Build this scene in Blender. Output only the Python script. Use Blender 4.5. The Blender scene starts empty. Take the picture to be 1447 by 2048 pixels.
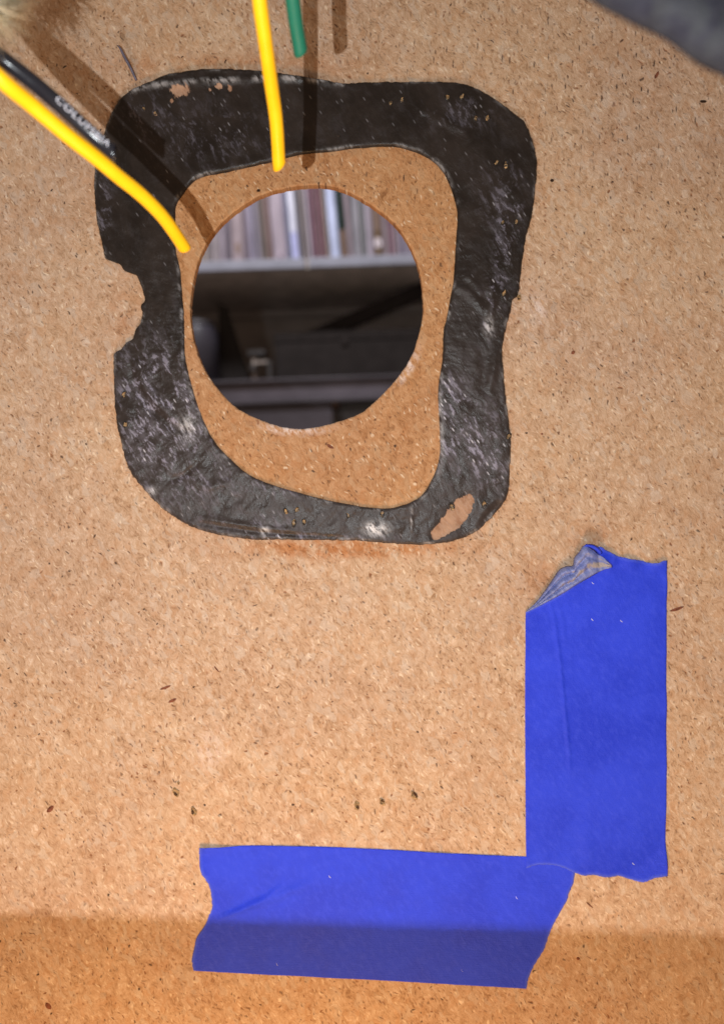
import bpy, bmesh, math, random
import numpy as np
from mathutils import Vector, Matrix, noise

R = math.radians
random.seed(7)
scene = bpy.context.scene
COL = scene.collection
scene.unit_settings.system = 'METRIC'
scene.unit_settings.scale_length = 0.1          # one unit is a decimetre

# ---------------------------------------------------------------- frame of the board
S = 0.0017241        # decimetres of board per photo pixel
D = 2.6              # camera to board
ROLL = R(2.1)        # the shelf behind is level, camera and board are slightly rolled
B = Matrix(((math.cos(ROLL), math.sin(ROLL), 0, 0),
            (0, 0, -1, 0),
            (-math.sin(ROLL), math.cos(ROLL), 0, 0),
            (0, 0, 0, 1)))

# ---------------------------------------------------------------- camera
cam_d = bpy.data.cameras.new('camera')
cam = bpy.data.objects.new('camera', cam_d)
COL.objects.link(cam)
cam.matrix_world = B @ Matrix.Translation((0, 0, D))
cam_d.sensor_fit = 'VERTICAL'
cam_d.sensor_height = 24
cam_d.sensor_width = 24
cam_d.lens = 12 / (1024 * S / D)
cam_d.clip_start = 0.02
cam_d.clip_end = 200
cam_d.dof.use_dof = True
cam_d.dof.focus_distance = D - .22          # focus lies just in front of the board
cam_d.dof.aperture_fstop = cam_d.lens * 1e-3 / (2 * 0.0155)
scene.camera = cam

# ---------------------------------------------------------------- ambient
world = bpy.data.worlds.new('World')
scene.world = world
world.use_nodes = True
bg = world.node_tree.nodes['Background']
bg.inputs[0].default_value = (1.0, 0.77, 0.60, 1)
bg.inputs[1].default_value = 0.235
scene.view_settings.view_transform = 'Standard'
scene.view_settings.look = 'None'
scene.view_settings.gamma = 1
scene.view_settings.exposure = 0.0

def lamp(name, kind, loc, direction, energy, color, **kw):
    d = bpy.data.lights.new(name, kind)
    d.energy = energy; d.color = color
    for k, v in kw.items(): setattr(d, k, v)
    o = bpy.data.objects.new(name, d)
    COL.objects.link(o)
    o.matrix_world = Matrix.Translation(loc) @ Vector(direction).to_track_quat('-Z', 'Y').to_matrix().to_4x4()
    return o

FL = Vector((-0.30, -0.03, D))
a_ = Vector((-1.2474, (1024 - 1842) * S, 0)); b_ = Vector((1.2474, (1024 - 1888) * S, 0))
nrm = (b_ - a_).cross(FL - a_)
if nrm.y < 0: nrm = -nrm
nrm.normalize()
B3 = B.to_3x3()
# the phone's flash: cone clipped to stand in for an unseen edge's shadow low on the board
lamp('flash_lamp', 'SPOT', B @ FL, B3 @ nrm, 240, (0.91, 0.97, 1.0),
     spot_size=math.pi, spot_blend=0.018, shadow_soft_size=0.008)
# warm room lamp low in front of the board
wl = Vector((-0.3, -3.1, 2.3))
lamp('warm_room_lamp', 'AREA', B @ wl, B3 @ (Vector((-.3, -1.5, 0)) - wl), 114, (1.0, 0.58, 0.27),
     shape='DISK', size=1.2, specular_factor=0.35)
# ceiling lamp of the room behind the board, over the shelves
lamp('ceiling_lamp', 'AREA', (-2.0, 5.0, 11.0), (0.15, 0.55, -0.8), 950, (0.97, 0.96, 1.0),
     shape='RECTANGLE', size=3.0, size_y=1.5)

# ---------------------------------------------------------------- helpers
def P(px, py, h=0.0):
    k = S * (1 - h / D)
    return Vector(((px - 723.5) * k, (1024 - py) * k, h))

def mesh_obj(name, verts, faces, mat, parent=None, smooth=False, matrix=None, attrs=None):
    me = bpy.data.meshes.new(name)
    me.from_pydata([tuple(v) for v in verts], [], faces)
    me.update()
    mats = mat if isinstance(mat, (list, tuple)) else [mat]
    for m in mats: me.materials.append(m)
    if smooth:
        me.polygons.foreach_set('use_smooth', [True] * len(me.polygons))
    if attrs:
        for k, arr in attrs.items():
            a = me.attributes.new(k, 'FLOAT', 'POINT')
            a.data.foreach_set('value', np.asarray(arr, dtype=np.float32))
    o = bpy.data.objects.new(name, me)
    COL.objects.link(o)
    if parent is not None:
        o.parent = parent
    elif matrix is not None:
        o.matrix_world = matrix
    return o

def tag(o, label=None, cat=None, group=None, kind=None):
    if label: o['label'] = label
    if cat: o['category'] = cat
    if group: o['group'] = group
    if kind: o['kind'] = kind
    return o

def empty(name, matrix):
    o = bpy.data.objects.new(name, None)
    o.empty_display_size = 0.1
    COL.objects.link(o)
    o.matrix_world = matrix
    return o

class Mat:
    """small node builder"""
    def __init__(s, name):
        s.m = bpy.data.materials.new(name); s.m.use_nodes = True
        s.t = s.m.node_tree; s.n = s.t.nodes; s.l = s.t.links
        s.b = s.n['Principled BSDF']
        s.tc = s.n.new('ShaderNodeTexCoord').outputs['Object']; s.dim = '3D'
    def put(s, sock, v):
        if hasattr(v, 'is_output'): s.l.new(v, sock)
        elif isinstance(v, (tuple, list)) and len(v) == 3 and sock.type == 'RGBA': sock.default_value = (*v, 1)
        else: sock.default_value = v
    def map(s, scale=(1, 1, 1), rot=0.0, loc=(0, 0, 0), src=None):
        r = s.n.new('ShaderNodeMapping'); r.vector_type = 'POINT'
        r.inputs['Rotation'].default_value = (0, 0, rot)
        s.l.new(src or s.tc, r.inputs['Vector'])
        q = s.n.new('ShaderNodeVectorMath'); q.operation = 'MULTIPLY_ADD'
        s.l.new(r.outputs[0], q.inputs[0]); q.inputs[1].default_value = scale; q.inputs[2].default_value = loc
        return q.outputs[0]
    def noise(s, vec, scale=1, detail=3, rough=.5, dist=0):
        n = s.n.new('ShaderNodeTexNoise'); n.noise_dimensions = s.dim
        s.l.new(vec, n.inputs['Vector']); n.inputs['Scale'].default_value = scale
        n.inputs['Detail'].default_value = detail; n.inputs['Roughness'].default_value = rough
        n.inputs['Distortion'].default_value = dist
        return n.outputs['Fac']
    def vor(s, vec, scale=1, feature='F1', rnd=1, out=None, smooth=.5):
        n = s.n.new('ShaderNodeTexVoronoi'); n.voronoi_dimensions = s.dim; n.feature = feature
        s.l.new(vec, n.inputs['Vector']); n.inputs['Scale'].default_value = scale
        n.inputs['Randomness'].default_value = rnd
        if feature == 'SMOOTH_F1': n.inputs['Smoothness'].default_value = smooth
        return n.outputs['Distance'], n.outputs['Color'] if 'Color' in n.outputs else None
    def chan(s, col, i=0):
        n = s.n.new('ShaderNodeSeparateColor'); s.l.new(col, n.inputs[0]); return n.outputs[i]
    def math(s, op, a, b=0.0, c=None, clamp=False):
        n = s.n.new('ShaderNodeMath'); n.operation = op; n.use_clamp = clamp
        s.put(n.inputs[0], a); s.put(n.inputs[1], b)
        if c is not None: s.put(n.inputs[2], c)
        return n.outputs[0]
    def rng(s, v, a, b, c=0.0, d=1.0, smooth=True):
        n = s.n.new('ShaderNodeMapRange'); n.interpolation_type = 'SMOOTHSTEP' if smooth else 'LINEAR'
        s.put(n.inputs['Value'], v)
        for k, x in zip(('From Min', 'From Max', 'To Min', 'To Max'), (a, b, c, d)): s.put(n.inputs[k], x)
        return n.outputs['Result']
    def ramp(s, v, stops):
        n = s.n.new('ShaderNodeValToRGB'); s.l.new(v, n.inputs[0])
        e = n.color_ramp.elements
        while len(e) < len(stops): e.new(0.5)
        for el, (p, c) in zip(e, stops): el.position = p; el.color = (*c, 1)
        return n.outputs[0]
    def mix(s, f, a, b, mode='MIX'):
        n = s.n.new('ShaderNodeMix'); n.data_type = 'RGBA'; n.blend_type = mode; n.clamp_factor = True
        s.put(n.inputs['Factor'], f)
        s.put(n.inputs[6], a); s.put(n.inputs[7], b)
        return n.outputs[2]
    def attr(s, name):
        n = s.n.new('ShaderNodeAttribute'); n.attribute_name = name; return n.outputs['Fac']
    def bump(s, h, strength=.5, dist=.01, nrm=None):
        n = s.n.new('ShaderNodeBump'); n.inputs['Strength'].default_value = strength
        n.inputs['Distance'].default_value = dist; s.l.new(h, n.inputs['Height'])
        if nrm is not None: s.l.new(nrm, n.inputs['Normal'])
        return n.outputs[0]
    def out(s, color=None, rough=None, spec=None, normal=None, **kw):
        i = s.b.inputs
        if color is not None: s.put(i['Base Color'], color)
        if rough is not None: s.put(i['Roughness'], rough)
        if spec is not None: s.put(i['Specular IOR Level'], spec)
        if normal is not None: s.l.new(normal, i['Normal'])
        for k, v in kw.items(): s.put(i[k.replace('_', ' ')], v)
        return s.m

def simple(name, col, rough=.6, spec=.4, var=.25, scale=6, bump=0.0):
    m = Mat(name)
    n = m.noise(m.map((scale,) * 3), 1, 4, .6)
    c = m.mix(m.rng(n, .3, .7), tuple(x * (1 - var) for x in col), tuple(min(1, x * (1 + var)) for x in col))
    nb = m.bump(m.noise(m.map((scale * 8,) * 3), 1, 2), bump, .01) if bump else None
    return m.out(c, rough, spec, nb)

# ---------------------------------------------------------------- materials
def particle_board():
    m = Mat('particle_board'); m.dim = '2D'
    warp = m.n.new('ShaderNodeVectorMath'); warp.operation = 'MULTIPLY_ADD'
    nz = m.n.new('ShaderNodeTexNoise'); nz.noise_dimensions = '2D'; m.l.new(m.tc, nz.inputs['Vector']); nz.inputs['Scale'].default_value = 22
    nz.inputs['Detail'].default_value = 2
    m.l.new(nz.outputs['Color'], warp.inputs[0]); warp.inputs[1].default_value = (.03,) * 3
    m.l.new(m.tc, warp.inputs[2])
    w = warp.outputs[0]
    flakes = []
    for k, (rot, sc) in enumerate([(R(-32), (62, 30, 30)), (R(25), (70, 38, 38)), (R(75), (80, 34, 34)), (R(-30), (150, 60, 60)), (R(-34), (290, 85, 85))]):
        d, c = m.vor(m.map(sc, rot, (k * 7.3, k * 3.1, 0), w), 1, 'SMOOTH_F1', 1, smooth=.35)
        flakes.append((d, c))
    f = m.math('MULTIPLY', m.chan(flakes[0][1], 0), .21)
    f = m.math('MULTIPLY_ADD', m.chan(flakes[1][1], 1), .15, f)
    f = m.math('MULTIPLY_ADD', m.chan(flakes[2][1], 2), .13, f)
    f = m.math('MULTIPLY_ADD', m.chan(flakes[3][1], 0), .23, f)
    f = m.math('MULTIPLY_ADD', m.chan(flakes[4][1], 1), .28, f)
    fine = m.noise(m.map((330, 120, 120), R(-32), src=w), 1, 3, .65)
    f = m.math('ADD', f, m.rng(fine, .2, .8, -.23, .23, False))
    col = m.ramp(f, [(0.06, (.27, .155, .084)), (.30, (.45, .288, .174)), (.5, (.525, .356, .232)), (.70, (.585, .415, .283)), (.95, (.72, .58, .45))])
    # hue drift from flake to flake and over the sheet
    hue = m.chan(flakes[1][1], 0)
    col = m.mix(m.rng(hue, .62, .95, 0, .30), col, (.52, .29, .15))
    hue2 = m.chan(flakes[0][1], 2)
    col = m.mix(m.rng(hue2, .7, .98, 0, .4), col, (.56, .47, .38))
    big = m.noise(m.map((1.3, 1.3, 1.3)), 1, 4, .55)
    col = m.mix(m.rng(big, .35, .68, 0, .8), col, m.mix(1, col, (.90, .90, .96), 'MULTIPLY'))
    med = m.noise(m.map((9, 7, 7), R(-30)), 1, 3, .6)
    col = m.mix(m.rng(med, .35, .75, 0, .5), col, m.mix(1, col, (.90, .82, .76), 'MULTIPLY'))
    # colder, fresher brown inside the gasket
    warm = m.attr('warm')
    col = m.mix(warm, col, m.mix(1, col, (.86, .67, .48), 'MULTIPLY'))
    halo = m.math('MULTIPLY', m.attr('halo'), m.rng(m.noise(m.map((14, 14, 14)), 1, 4, .7), .3, .6))  # adhesive stain around the gasket, plus contact shade painted above its top edge
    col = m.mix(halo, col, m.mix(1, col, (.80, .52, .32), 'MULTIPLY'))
    pale = m.math('MULTIPLY', m.attr('pale'), m.rng(m.noise(m.map((60, 25, 25), R(-32)), 1, 4, .7), .38, .62))
    col = m.mix(pale, col, (.72, .60, .55))
    # dark bark specks
    ht = None
    for k, (sc, rot, rad, gate, dark) in enumerate([((34, 15, 15), R(-35), .11, .48, .85), ((60, 26, 26), R(-28), .18, .52, .65),
                                                     ((90, 42, 42), R(-35), .25, .60, .45), ((17, 11, 11), R(40), .075, .60, .95)]):
        d, c = m.vor(m.map(sc, rot, (k * 3.3 + 1, k * 5.7, 0), w), 1)
        g = m.rng(m.chan(c, 0), gate, gate + .12)
        s_ = m.math('MULTIPLY', m.rng(d, rad * .45, rad, 1, 0), g)
        s_ = m.math('MULTIPLY', s_, dark)
        s_ = m.math('MULTIPLY', s_, m.rng(m.noise(m.map((3.1 + k,) * 3, 0, (k, k, 0)), 1, 3, .6), .34, .60, .12, 1))
        tone = m.mix(m.rng(m.chan(c, 1), .25, .6), (.05, .028, .020), (.22, .09, .04))
        col = m.mix(s_, col, tone)
        ht = s_ if ht is None else m.math('MAXIMUM', ht, s_)
    # pale slivers
    d, c = m.vor(m.map((75, 22, 22), R(-33), (9, 4, 0), w), 1)
    s_ = m.math('MULTIPLY', m.rng(d, .06, .22, .5, 0), m.rng(m.chan(c, 0), .70, .85))
    col = m.mix(s_, col, (.86, .72, .54))
    # upright hairline cracks where the face is worn
    d, c = m.vor(m.map((46, 9, 9), R(2), (2, 8, 0)), 1)
    ck = m.math('MULTIPLY', m.rng(d, .05, .16, 1, 0), m.rng(m.chan(c, 0), .45, .55))
    ck = m.math('MULTIPLY', ck, m.attr('crack'))
    ck = m.math('MULTIPLY', ck, m.rng(m.noise(m.map((30, 50, 30)), 1, 3), .38, .55))
    col = m.mix(ck, col, (.06, .035, .025))
    ht = m.math('MAXIMUM', ht, ck)
    h = m.math('MULTIPLY_ADD', ht, -.9, m.math('MULTIPLY', f, .55))
    h = m.math('MULTIPLY_ADD', fine, .45, h)
    return m.out(col, m.rng(f, .3, .8, .82, .6), .18, m.bump(h, .55, .004))

def gasket_mat():
    m = Mat('black_gasket_rubber'); m.dim = '2D'
    w = m.tc
    n1 = m.noise(m.map((8, 5, 5), R(-32)), 1, 5, .65)
    n2 = m.noise(m.map((70, 22, 22), R(-33)), 1, 5, .72, .15)
    n3 = m.noise(m.map((19, 11, 11), R(-28), (4, 4, 0)), 1, 5, .72, .3)
    n4 = m.noise(m.map((160, 60, 60), R(-33)), 1, 3, .6)
    dust = m.attr('dust'); sc = m.attr('scuff'); pt = m.attr('patch')
    col = m.mix(m.rng(n1, .3, .7), (.015, .011, .009), (.028, .021, .018))
    dd = m.math('MULTIPLY', dust, m.rng(n3, .25, .62, .45, 1))
    col = m.mix(dd, col, (.046, .036, .034))
    fog = m.math('MULTIPLY', m.rng(n3, .52, .72), .20)
    col = m.mix(fog, col, (.055, .048, .055))
    k = m.math('MULTIPLY', m.rng(n2, .50, .60), m.rng(n3, .44, .56))
    k = m.math('MULTIPLY_ADD', m.rng(n3, .45, .66), .14, k, clamp=True)
    k = m.math('MULTIPLY', k, sc)
    col = m.mix(m.math('MULTIPLY', k, .78), col, (.31, .29, .37))
    # a few sharp white scratches
    d, c = m.vor(m.map((60, 16, 16), R(-34), (1, 2, 0)), 1)
    s2 = m.math('MULTIPLY', m.rng(d, .05, .17, 1, 0), m.rng(m.chan(c, 0), .80, .95))
    s2 = m.math('MULTIPLY', s2, m.math('MULTIPLY_ADD', sc, .75, .16, clamp=True))
    col = m.mix(s2, col, (.62, .60, .66))
    wht = m.attr('white')  # painted glints and edge highlights, among white scuffs
    ww = m.math('MULTIPLY', wht, m.rng(n2, .36, .58))
    col = m.mix(ww, col, (.80, .78, .80))
    pp = m.math('MULTIPLY', pt, 1.0)
    pp = m.rng(m.math('ADD', pp, m.math('MULTIPLY', m.math('SUBTRACT', n2, .5), 1.7)), .40, .60)
    pcol = m.mix(m.rng(n3, .3, .7), (.25, .125, .07), (.40, .245, .16))
    pcol = m.mix(m.rng(n4, .4, .8, 0, .6), pcol, (.44, .30, .23))
    col = m.mix(pp, col, pcol)
    rough = m.mix(pp, m.mix(m.rng(n3, .3, .7), (.30,) * 3, (.52,) * 3), (.8,) * 3)
    h = m.math('MULTIPLY_ADD', n2, .35, m.math('MULTIPLY', n3, .9))
    h = m.math('MULTIPLY_ADD', n4, .18, h)
    return m.out(col, m.chan(rough), .24, m.bump(h, .38, .010))

def tape_mat(back=False):
    m = Mat('tape_adhesive_side' if back else 'blue_masking_tape'); m.dim = '2D'
    n1 = m.noise(m.map((3.5, 3.5, 3.5)), 1, 5, .65)
    n2 = m.noise(m.map((60, 30, 30), R(-35)), 1, 4, .65)
    n3 = m.noise(m.map((260, 260, 260)), 1, 2, .6)
    if back:
        col = m.mix(m.rng(n2, .3, .7), (.13, .16, .40), (.24, .27, .50))
        g = m.math('ADD', m.attr('dirt'), m.math('MULTIPLY', m.math('SUBTRACT', n2, .5), 1.2))
        col = m.mix(m.rng(g, .35, .75, 0, .9), col, (.36, .31, .27))
        return m.out(col, .55, .35, m.bump(n2, .5, .008))
    col = m.mix(m.rng(n1, .32, .68), (.020, .045, .62), (.030, .062, .74))
    col = m.mix(m.rng(n2, .42, .78, 0, .3), col, (.06, .10, .84))
    col = m.mix(m.rng(n3, .5, .8, 0, .2), col, (.07, .11, .83))
    col = m.mix(m.attr('edge'), col, (.12, .17, .72))
    cr = m.noise(m.map((26, 300, 26)), 1, 2, .6)
    h = m.math('MULTIPLY_ADD', n3, .6, m.math('MULTIPLY_ADD', cr, .7, n2))
    return m.out(col, m.rng(n1, .3, .7, .5, .7), .15, m.bump(h, .45, .004))

M_board = particle_board()
M_gasket = gasket_mat()
M_tape = tape_mat()
M_tback = tape_mat(True)

def plastic(name, col, rough=.28, spec=.5, var=.06):
    m = Mat(name)
    n = m.noise(m.map((12, 12, 12)), 1, 4, .6)
    c = m.mix(m.rng(n, .3, .7), tuple(x * (1 - var) for x in col), tuple(min(1, x * (1 + var)) for x in col))
    g = m.noise(m.map((140, 140, 140)), 1, 3, .7)
    c = m.mix(m.rng(g, .68, .80, 0, .35), c, tuple(x * .45 + .02 for x in col))
    r = m.rng(n, .3, .7, rough * .85, rough * 1.3)
    return m.out(c, r, spec, m.bump(n, .12, .01))
M_yellow = plastic('yellow_wire_insulation', (.98, .50, .006), .34, .38)
M_green = plastic('green_wire_insulation', (.012, .14, .085), .5, .3)
M_black = plastic('black_wire_insulation', (.016, .015, .019), .22, .26)
M_ink = simple('pale_lettering_ink', (.62, .60, .66), .6, .2, .15, 60)
M_sheath = simple('grey_cable_sheath', (.10, .10, .11), .6, .3, .1, 8)
M_cut = plastic('cut_wire_end', (.62, .26, .01), .6, .2)
M_copper = simple('copper', (.55, .24, .09), .35, .6, .1, 20)
M_fibre = simple('cream_cotton', (.80, .72, .55), .9, .1, .15, 20)
M_pit = simple('dark_pit', (.030, .016, .010), .9, .1, .3, 40)
M_torn = simple('torn_wood_fibre', (.34, .22, .11), .8, .2, .45, 60)
M_pucker = simple('puckered_black_rubber', (.022, .018, .017), .45, .4, .3, 40)
M_hollow = simple('brown_hollow', (.085, .045, .025), .9, .1, .5, 60)
M_lint = simple('white_lint', (.80, .80, .82), .8, .2, .05)
M_splint = simple('red_brown_splinter', (.16, .055, .03), .8, .2, .4, 60)
M_thread = simple('lilac_grey_rubber', (.10, .09, .13), .5, .4, .3, 30)

# ---------------------------------------------------------------- outlines (photo pixels)
def closed_spline(pts, n=1400):
    p = np.array(pts, float); m_ = len(p)
    seg = np.linalg.norm(np.roll(p, -1, 0) - p, axis=1)
    out = []
    for i in range(m_):
        p0, p1, p2, p3 = p[i - 1], p[i], p[(i + 1) % m_], p[(i + 2) % m_]
        k = max(2, int(n * seg[i] / seg.sum()))
        t = np.linspace(0, 1, k, endpoint=False)[:, None]
        d1 = (p2 - p0) / 2; d2 = (p3 - p1) / 2
        L = seg[i]
        for d in (d1, d2):
            nn = np.linalg.norm(d)
            if nn > L: d *= L / nn
        h00 = 2 * t**3 - 3 * t**2 + 1; h10 = t**3 - 2 * t**2 + t; h01 = -2 * t**3 + 3 * t**2; h11 = t**3 - t**2
        out.append(h00 * p1 + h10 * d1 + h01 * p2 + h11 * d2)
    return np.vstack(out)

def open_spline(pts, n):
    p = np.array(pts, float)
    if len(p) == 2:
        t = np.linspace(0, 1, n)[:, None]
        return p[0] * (1 - t) + p[1] * t
    seg = np.linalg.norm(np.diff(p, axis=0), axis=1)
    s = np.concatenate([[0], np.cumsum(seg)])
    q = np.linspace(0, s[-1], n)
    d = np.gradient(p, s, axis=0)
    out = []
    for x in q:
        i = min(max(np.searchsorted(s, x, side='right') - 1, 0), len(seg) - 1)
        t = (x - s[i]) / seg[i]; L = seg[i]
        out.append((2*t**3-3*t**2+1)*p[i] + (t**3-2*t**2+t)*L*d[i] + (-2*t**3+3*t**2)*p[i+1] + (t**3-t**2)*L*d[i+1])
    return np.array(out)

OUTER = [(192,332),(190,385),(195,443),(204,482),(212,518),(226,524),(240,529),(251,543),(271,549),(280,565),(286,581),(290,601),
 (282,614),(286,628),(282,646),(271,662),(265,680),(253,686),(242,700),(230,707),(228,726),(229,771),(231,812),(236,854),(246,895),
 (258,936),(283,972),(311,1003),(344,1030),(388,1055),(435,1069),(504,1079),(560,1079),(600,1080),(704,1081),(776,1086),(840,1089),
 (901,1083),(948,1065),(973,1043),(991,1025),(1013,993),(1018,943),(1020,872),(1017,855),(1015,834),(1009,789),(1006,747),(1003,706),
 (1007,673),(1019,627),(1024,600),(1034,592),(1037,577),(1040,548),(1044,516),(1052,470),(1062,433),(1069,380),(1072,326),(1064,285),
 (1048,248),(1015,219),(974,190),(932,171),(891,165),(850,165),(736,166),(684,168),(624,159),(549,149),(475,143),(400,143),(328,154),
 (294,169),(259,184),(238,204),(221,235),(206,280)]
INNER = [(450,346),(408,354),(384,367),(366,390),(353,410),(351,439),(352,502),(360,536),(364,581),(368,626),(369,659),(371,715),
 (380,757),(393,804),(410,848),(432,887),(463,920),(499,950),(546,970),(600,986),(650,999),(704,1010),(740,1015),(783,1016),(826,1002),
 (847,986),(869,946),(878,914),(879,880),(877,830),(875,789),(878,758),(884,716),(886,664),(893,633),(901,590),(906,561),(910,495),
 (914,433),(908,400),(895,363),(878,336),(848,313),(792,295),(717,297),(661,304),(601,310),(542,325),(493,336)]
HOLE = [(380,616),(388,683),(415,750),(471,814),(549,850),(616,857),(713,830),(769,784),(818,721),(842,650),(846,601),(834,527),(799,459),
 (750,415),(676,375),(601,371),(519,391),(452,437),(414,483),(391,540)]

def radial(curve, c, thetas):
    """distance from c to the curve along each direction"""
    v = curve - np.array(c); ang = np.arctan2(v[:, 1], v[:, 0]); r = np.hypot(v[:, 0], v[:, 1])
    ang2 = np.roll(ang, -1); r2 = np.roll(r, -1)
    out = np.zeros(len(thetas))
    da = (ang2 - ang + np.pi) % (2 * np.pi) - np.pi
    for i, th in enumerate(thetas):
        e = (th - ang + np.pi) % (2 * np.pi) - np.pi
        ok = (np.sign(e) == np.sign(da)) & (np.abs(e) <= np.abs(da)) & (np.abs(da) > 1e-9) & (np.abs(e) < 1)
        idx = np.where(ok)[0]
        if len(idx) == 0: idx = [int(np.argmin(np.abs(e)))]; out[i] = r[idx[0]]; continue
        rr = [r[j] + (r2[j] - r[j]) * e[j] / da[j] for j in idx]
        out[i] = max(rr)
    return out

RC = (620.0, 640.0)
c_out, c_in, c_hole = closed_spline(OUTER), closed_spline(INNER), closed_spline(HOLE)
def nz(x, y, s, k=0.0): return noise.noise(Vector((x / s, y / s, k)))
def blob(x, y, cx, cy, rx, ry, rot=0.0):
    c, s = math.cos(rot), math.sin(rot)
    dx, dy = x - cx, y - cy
    u = (c * dx + s * dy) / rx; v = (-s * dx + c * dy) / ry
    return math.exp(-(u * u + v * v))
def segd(x, y, pts):
    """distance to a polyline, signed by side, and parameter along it"""
    best = (1e9, 0, 0); n = len(pts) - 1
    for i in range(n):
        ax, ay = pts[i]; bx, by = pts[i + 1]
        vx, vy = bx - ax, by - ay; L2 = vx * vx + vy * vy
        t = max(0, min(1, ((x - ax) * vx + (y - ay) * vy) / L2))
        dx, dy = x - ax - t * vx, y - ay - t * vy
        d = math.hypot(dx, dy)
        if d < best[0]: best = (d, math.copysign(1, vx * dy - vy * dx), (i + t) / n)
    return best
def ss(x, a, b):
    t = max(0, min(1, (x - a) / (b - a))); return t * t * (3 - 2 * t)

# ---------------------------------------------------------------- the board with its hole
BOARD_T = 0.034
def build_board():
    N = 540
    th = np.linspace(-math.pi, math.pi, N, endpoint=False)
    HC = (613.0, 613.0)
    rh = radial(c_hole, HC, th)
    r_in = radial(c_in, RC, th); r_out = radial(c_out, RC, th)
    x0, x1, y0, y1 = -900.0, 2350.0, -850.0, 2900.0
    fr = list(np.concatenate([[0, 1.5, 3.5, 6], np.arange(12, 760, 7.5), np.array([800, 860, 940, 1050, 1200, 1400, 1700])]))
    M = len(fr) + 1
    verts = []; warm = []; halo = []; pale = []; crack = []
    for j, f in enumerate(fr + ['edge']):
        for i in range(N):
            c, s = math.cos(th[i]), math.sin(th[i])
            tx = ((x1 - HC[0]) / c if c > 0 else (x0 - HC[0]) / c) if abs(c) > 1e-9 else 1e9
            ty = ((y1 - HC[1]) / s if s > 0 else (y0 - HC[1]) / s) if abs(s) > 1e-9 else 1e9
            rmax = min(tx, ty)
            rag = 0.9 * nz(c * 200, s * 200, 9, 3) + 0.7 * nz(c * 200, s * 200, 3, 5)
            if f == 'edge': r = rmax
            else: r = min(rh[i] + rag + f, rmax - 2 * (M - j))
            x, y = HC[0] + c * r, HC[1] + s * r
            z = 0.0
            if j == 0: z = -.0035
            elif j == 1: z = -.0010
            verts.append(P(x, y) + Vector((0, 0, z)))
            vx, vy = x - RC[0], y - RC[1]; rr = math.hypot(vx, vy)
            k = (math.atan2(vy, vx) + math.pi) / (2 * math.pi) * N
            k0 = int(k) % N; k1 = (k0 + 1) % N; t = k - int(k)
            ri = r_in[k0] * (1 - t) + r_in[k1] * t; ro = r_out[k0] * (1 - t) + r_out[k1] * t
            warm.append(1 - ss(rr, ri + 20, ro))
            hv = 0.0  # stain under the ring; contact shade painted along its top
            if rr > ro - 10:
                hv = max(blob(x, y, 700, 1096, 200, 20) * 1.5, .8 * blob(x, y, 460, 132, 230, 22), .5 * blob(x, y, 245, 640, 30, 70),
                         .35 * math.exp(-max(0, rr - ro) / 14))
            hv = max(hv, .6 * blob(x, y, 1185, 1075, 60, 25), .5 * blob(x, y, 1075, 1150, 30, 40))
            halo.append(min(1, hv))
            pv = 0.0
            if f != 'edge' and f < 16:
                pv = max(.9 * blob(x, y, 585, 858, 62, 12), .8 * blob(x, y, 815, 735, 14, 36, .5))
            pv = max(pv, .7 * blob(x, y, 1075, 615, 16, 34, -.4), .5 * blob(x, y, 420, 1500, 30, 40))
            pale.append(pv)
            crack.append(min(1, blob(x, y, 1250, 170, 330, 190) + blob(x, y, 780, 360, 90, 50) + .6 * blob(x, y, 870, 90, 150, 80)
                             + .35 * blob(x, y, 960, 1220, 40, 90) + .3 * blob(x, y, 200, 1900, 200, 100)))
    faces = []
    for j in range(M - 1):
        for i in range(N):
            a, b = j * N + i, j * N + (i + 1) % N
            faces.append((a, a + N, b + N, b))
    nf = len(verts)
    for i in range(N):                                   # hole wall
        v = verts[i]; verts.append(Vector((v.x, v.y, -BOARD_T)))
    for i in range(N):                                   # outer rim
        v = verts[(M - 1) * N + i]; verts.append(Vector((v.x, v.y, -BOARD_T)))
    for i in range(N):
        b = (i + 1) % N
        faces.append((i, b, nf + b, nf + i))
        o = (M - 1) * N
        faces.append((o + i, nf + N + i, nf + N + b, o + b))
        faces.append((nf + i, nf + b, nf + N + b, nf + N + i))
    ex = 2 * N
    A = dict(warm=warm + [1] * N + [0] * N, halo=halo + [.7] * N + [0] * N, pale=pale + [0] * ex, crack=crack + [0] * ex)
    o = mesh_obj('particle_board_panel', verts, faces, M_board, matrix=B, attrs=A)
    # faces run clockwise in y-down pixels, so make normals consistent
    bm = bmesh.new(); bm.from_mesh(o.data); bmesh.ops.recalc_face_normals(bm, faces=bm.faces); bm.to_mesh(o.data); bm.free()
    tag(o, 'tan particle board panel with a round hole cut through it, behind everything', 'board', kind='structure')
    return o
board = build_board()

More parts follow.
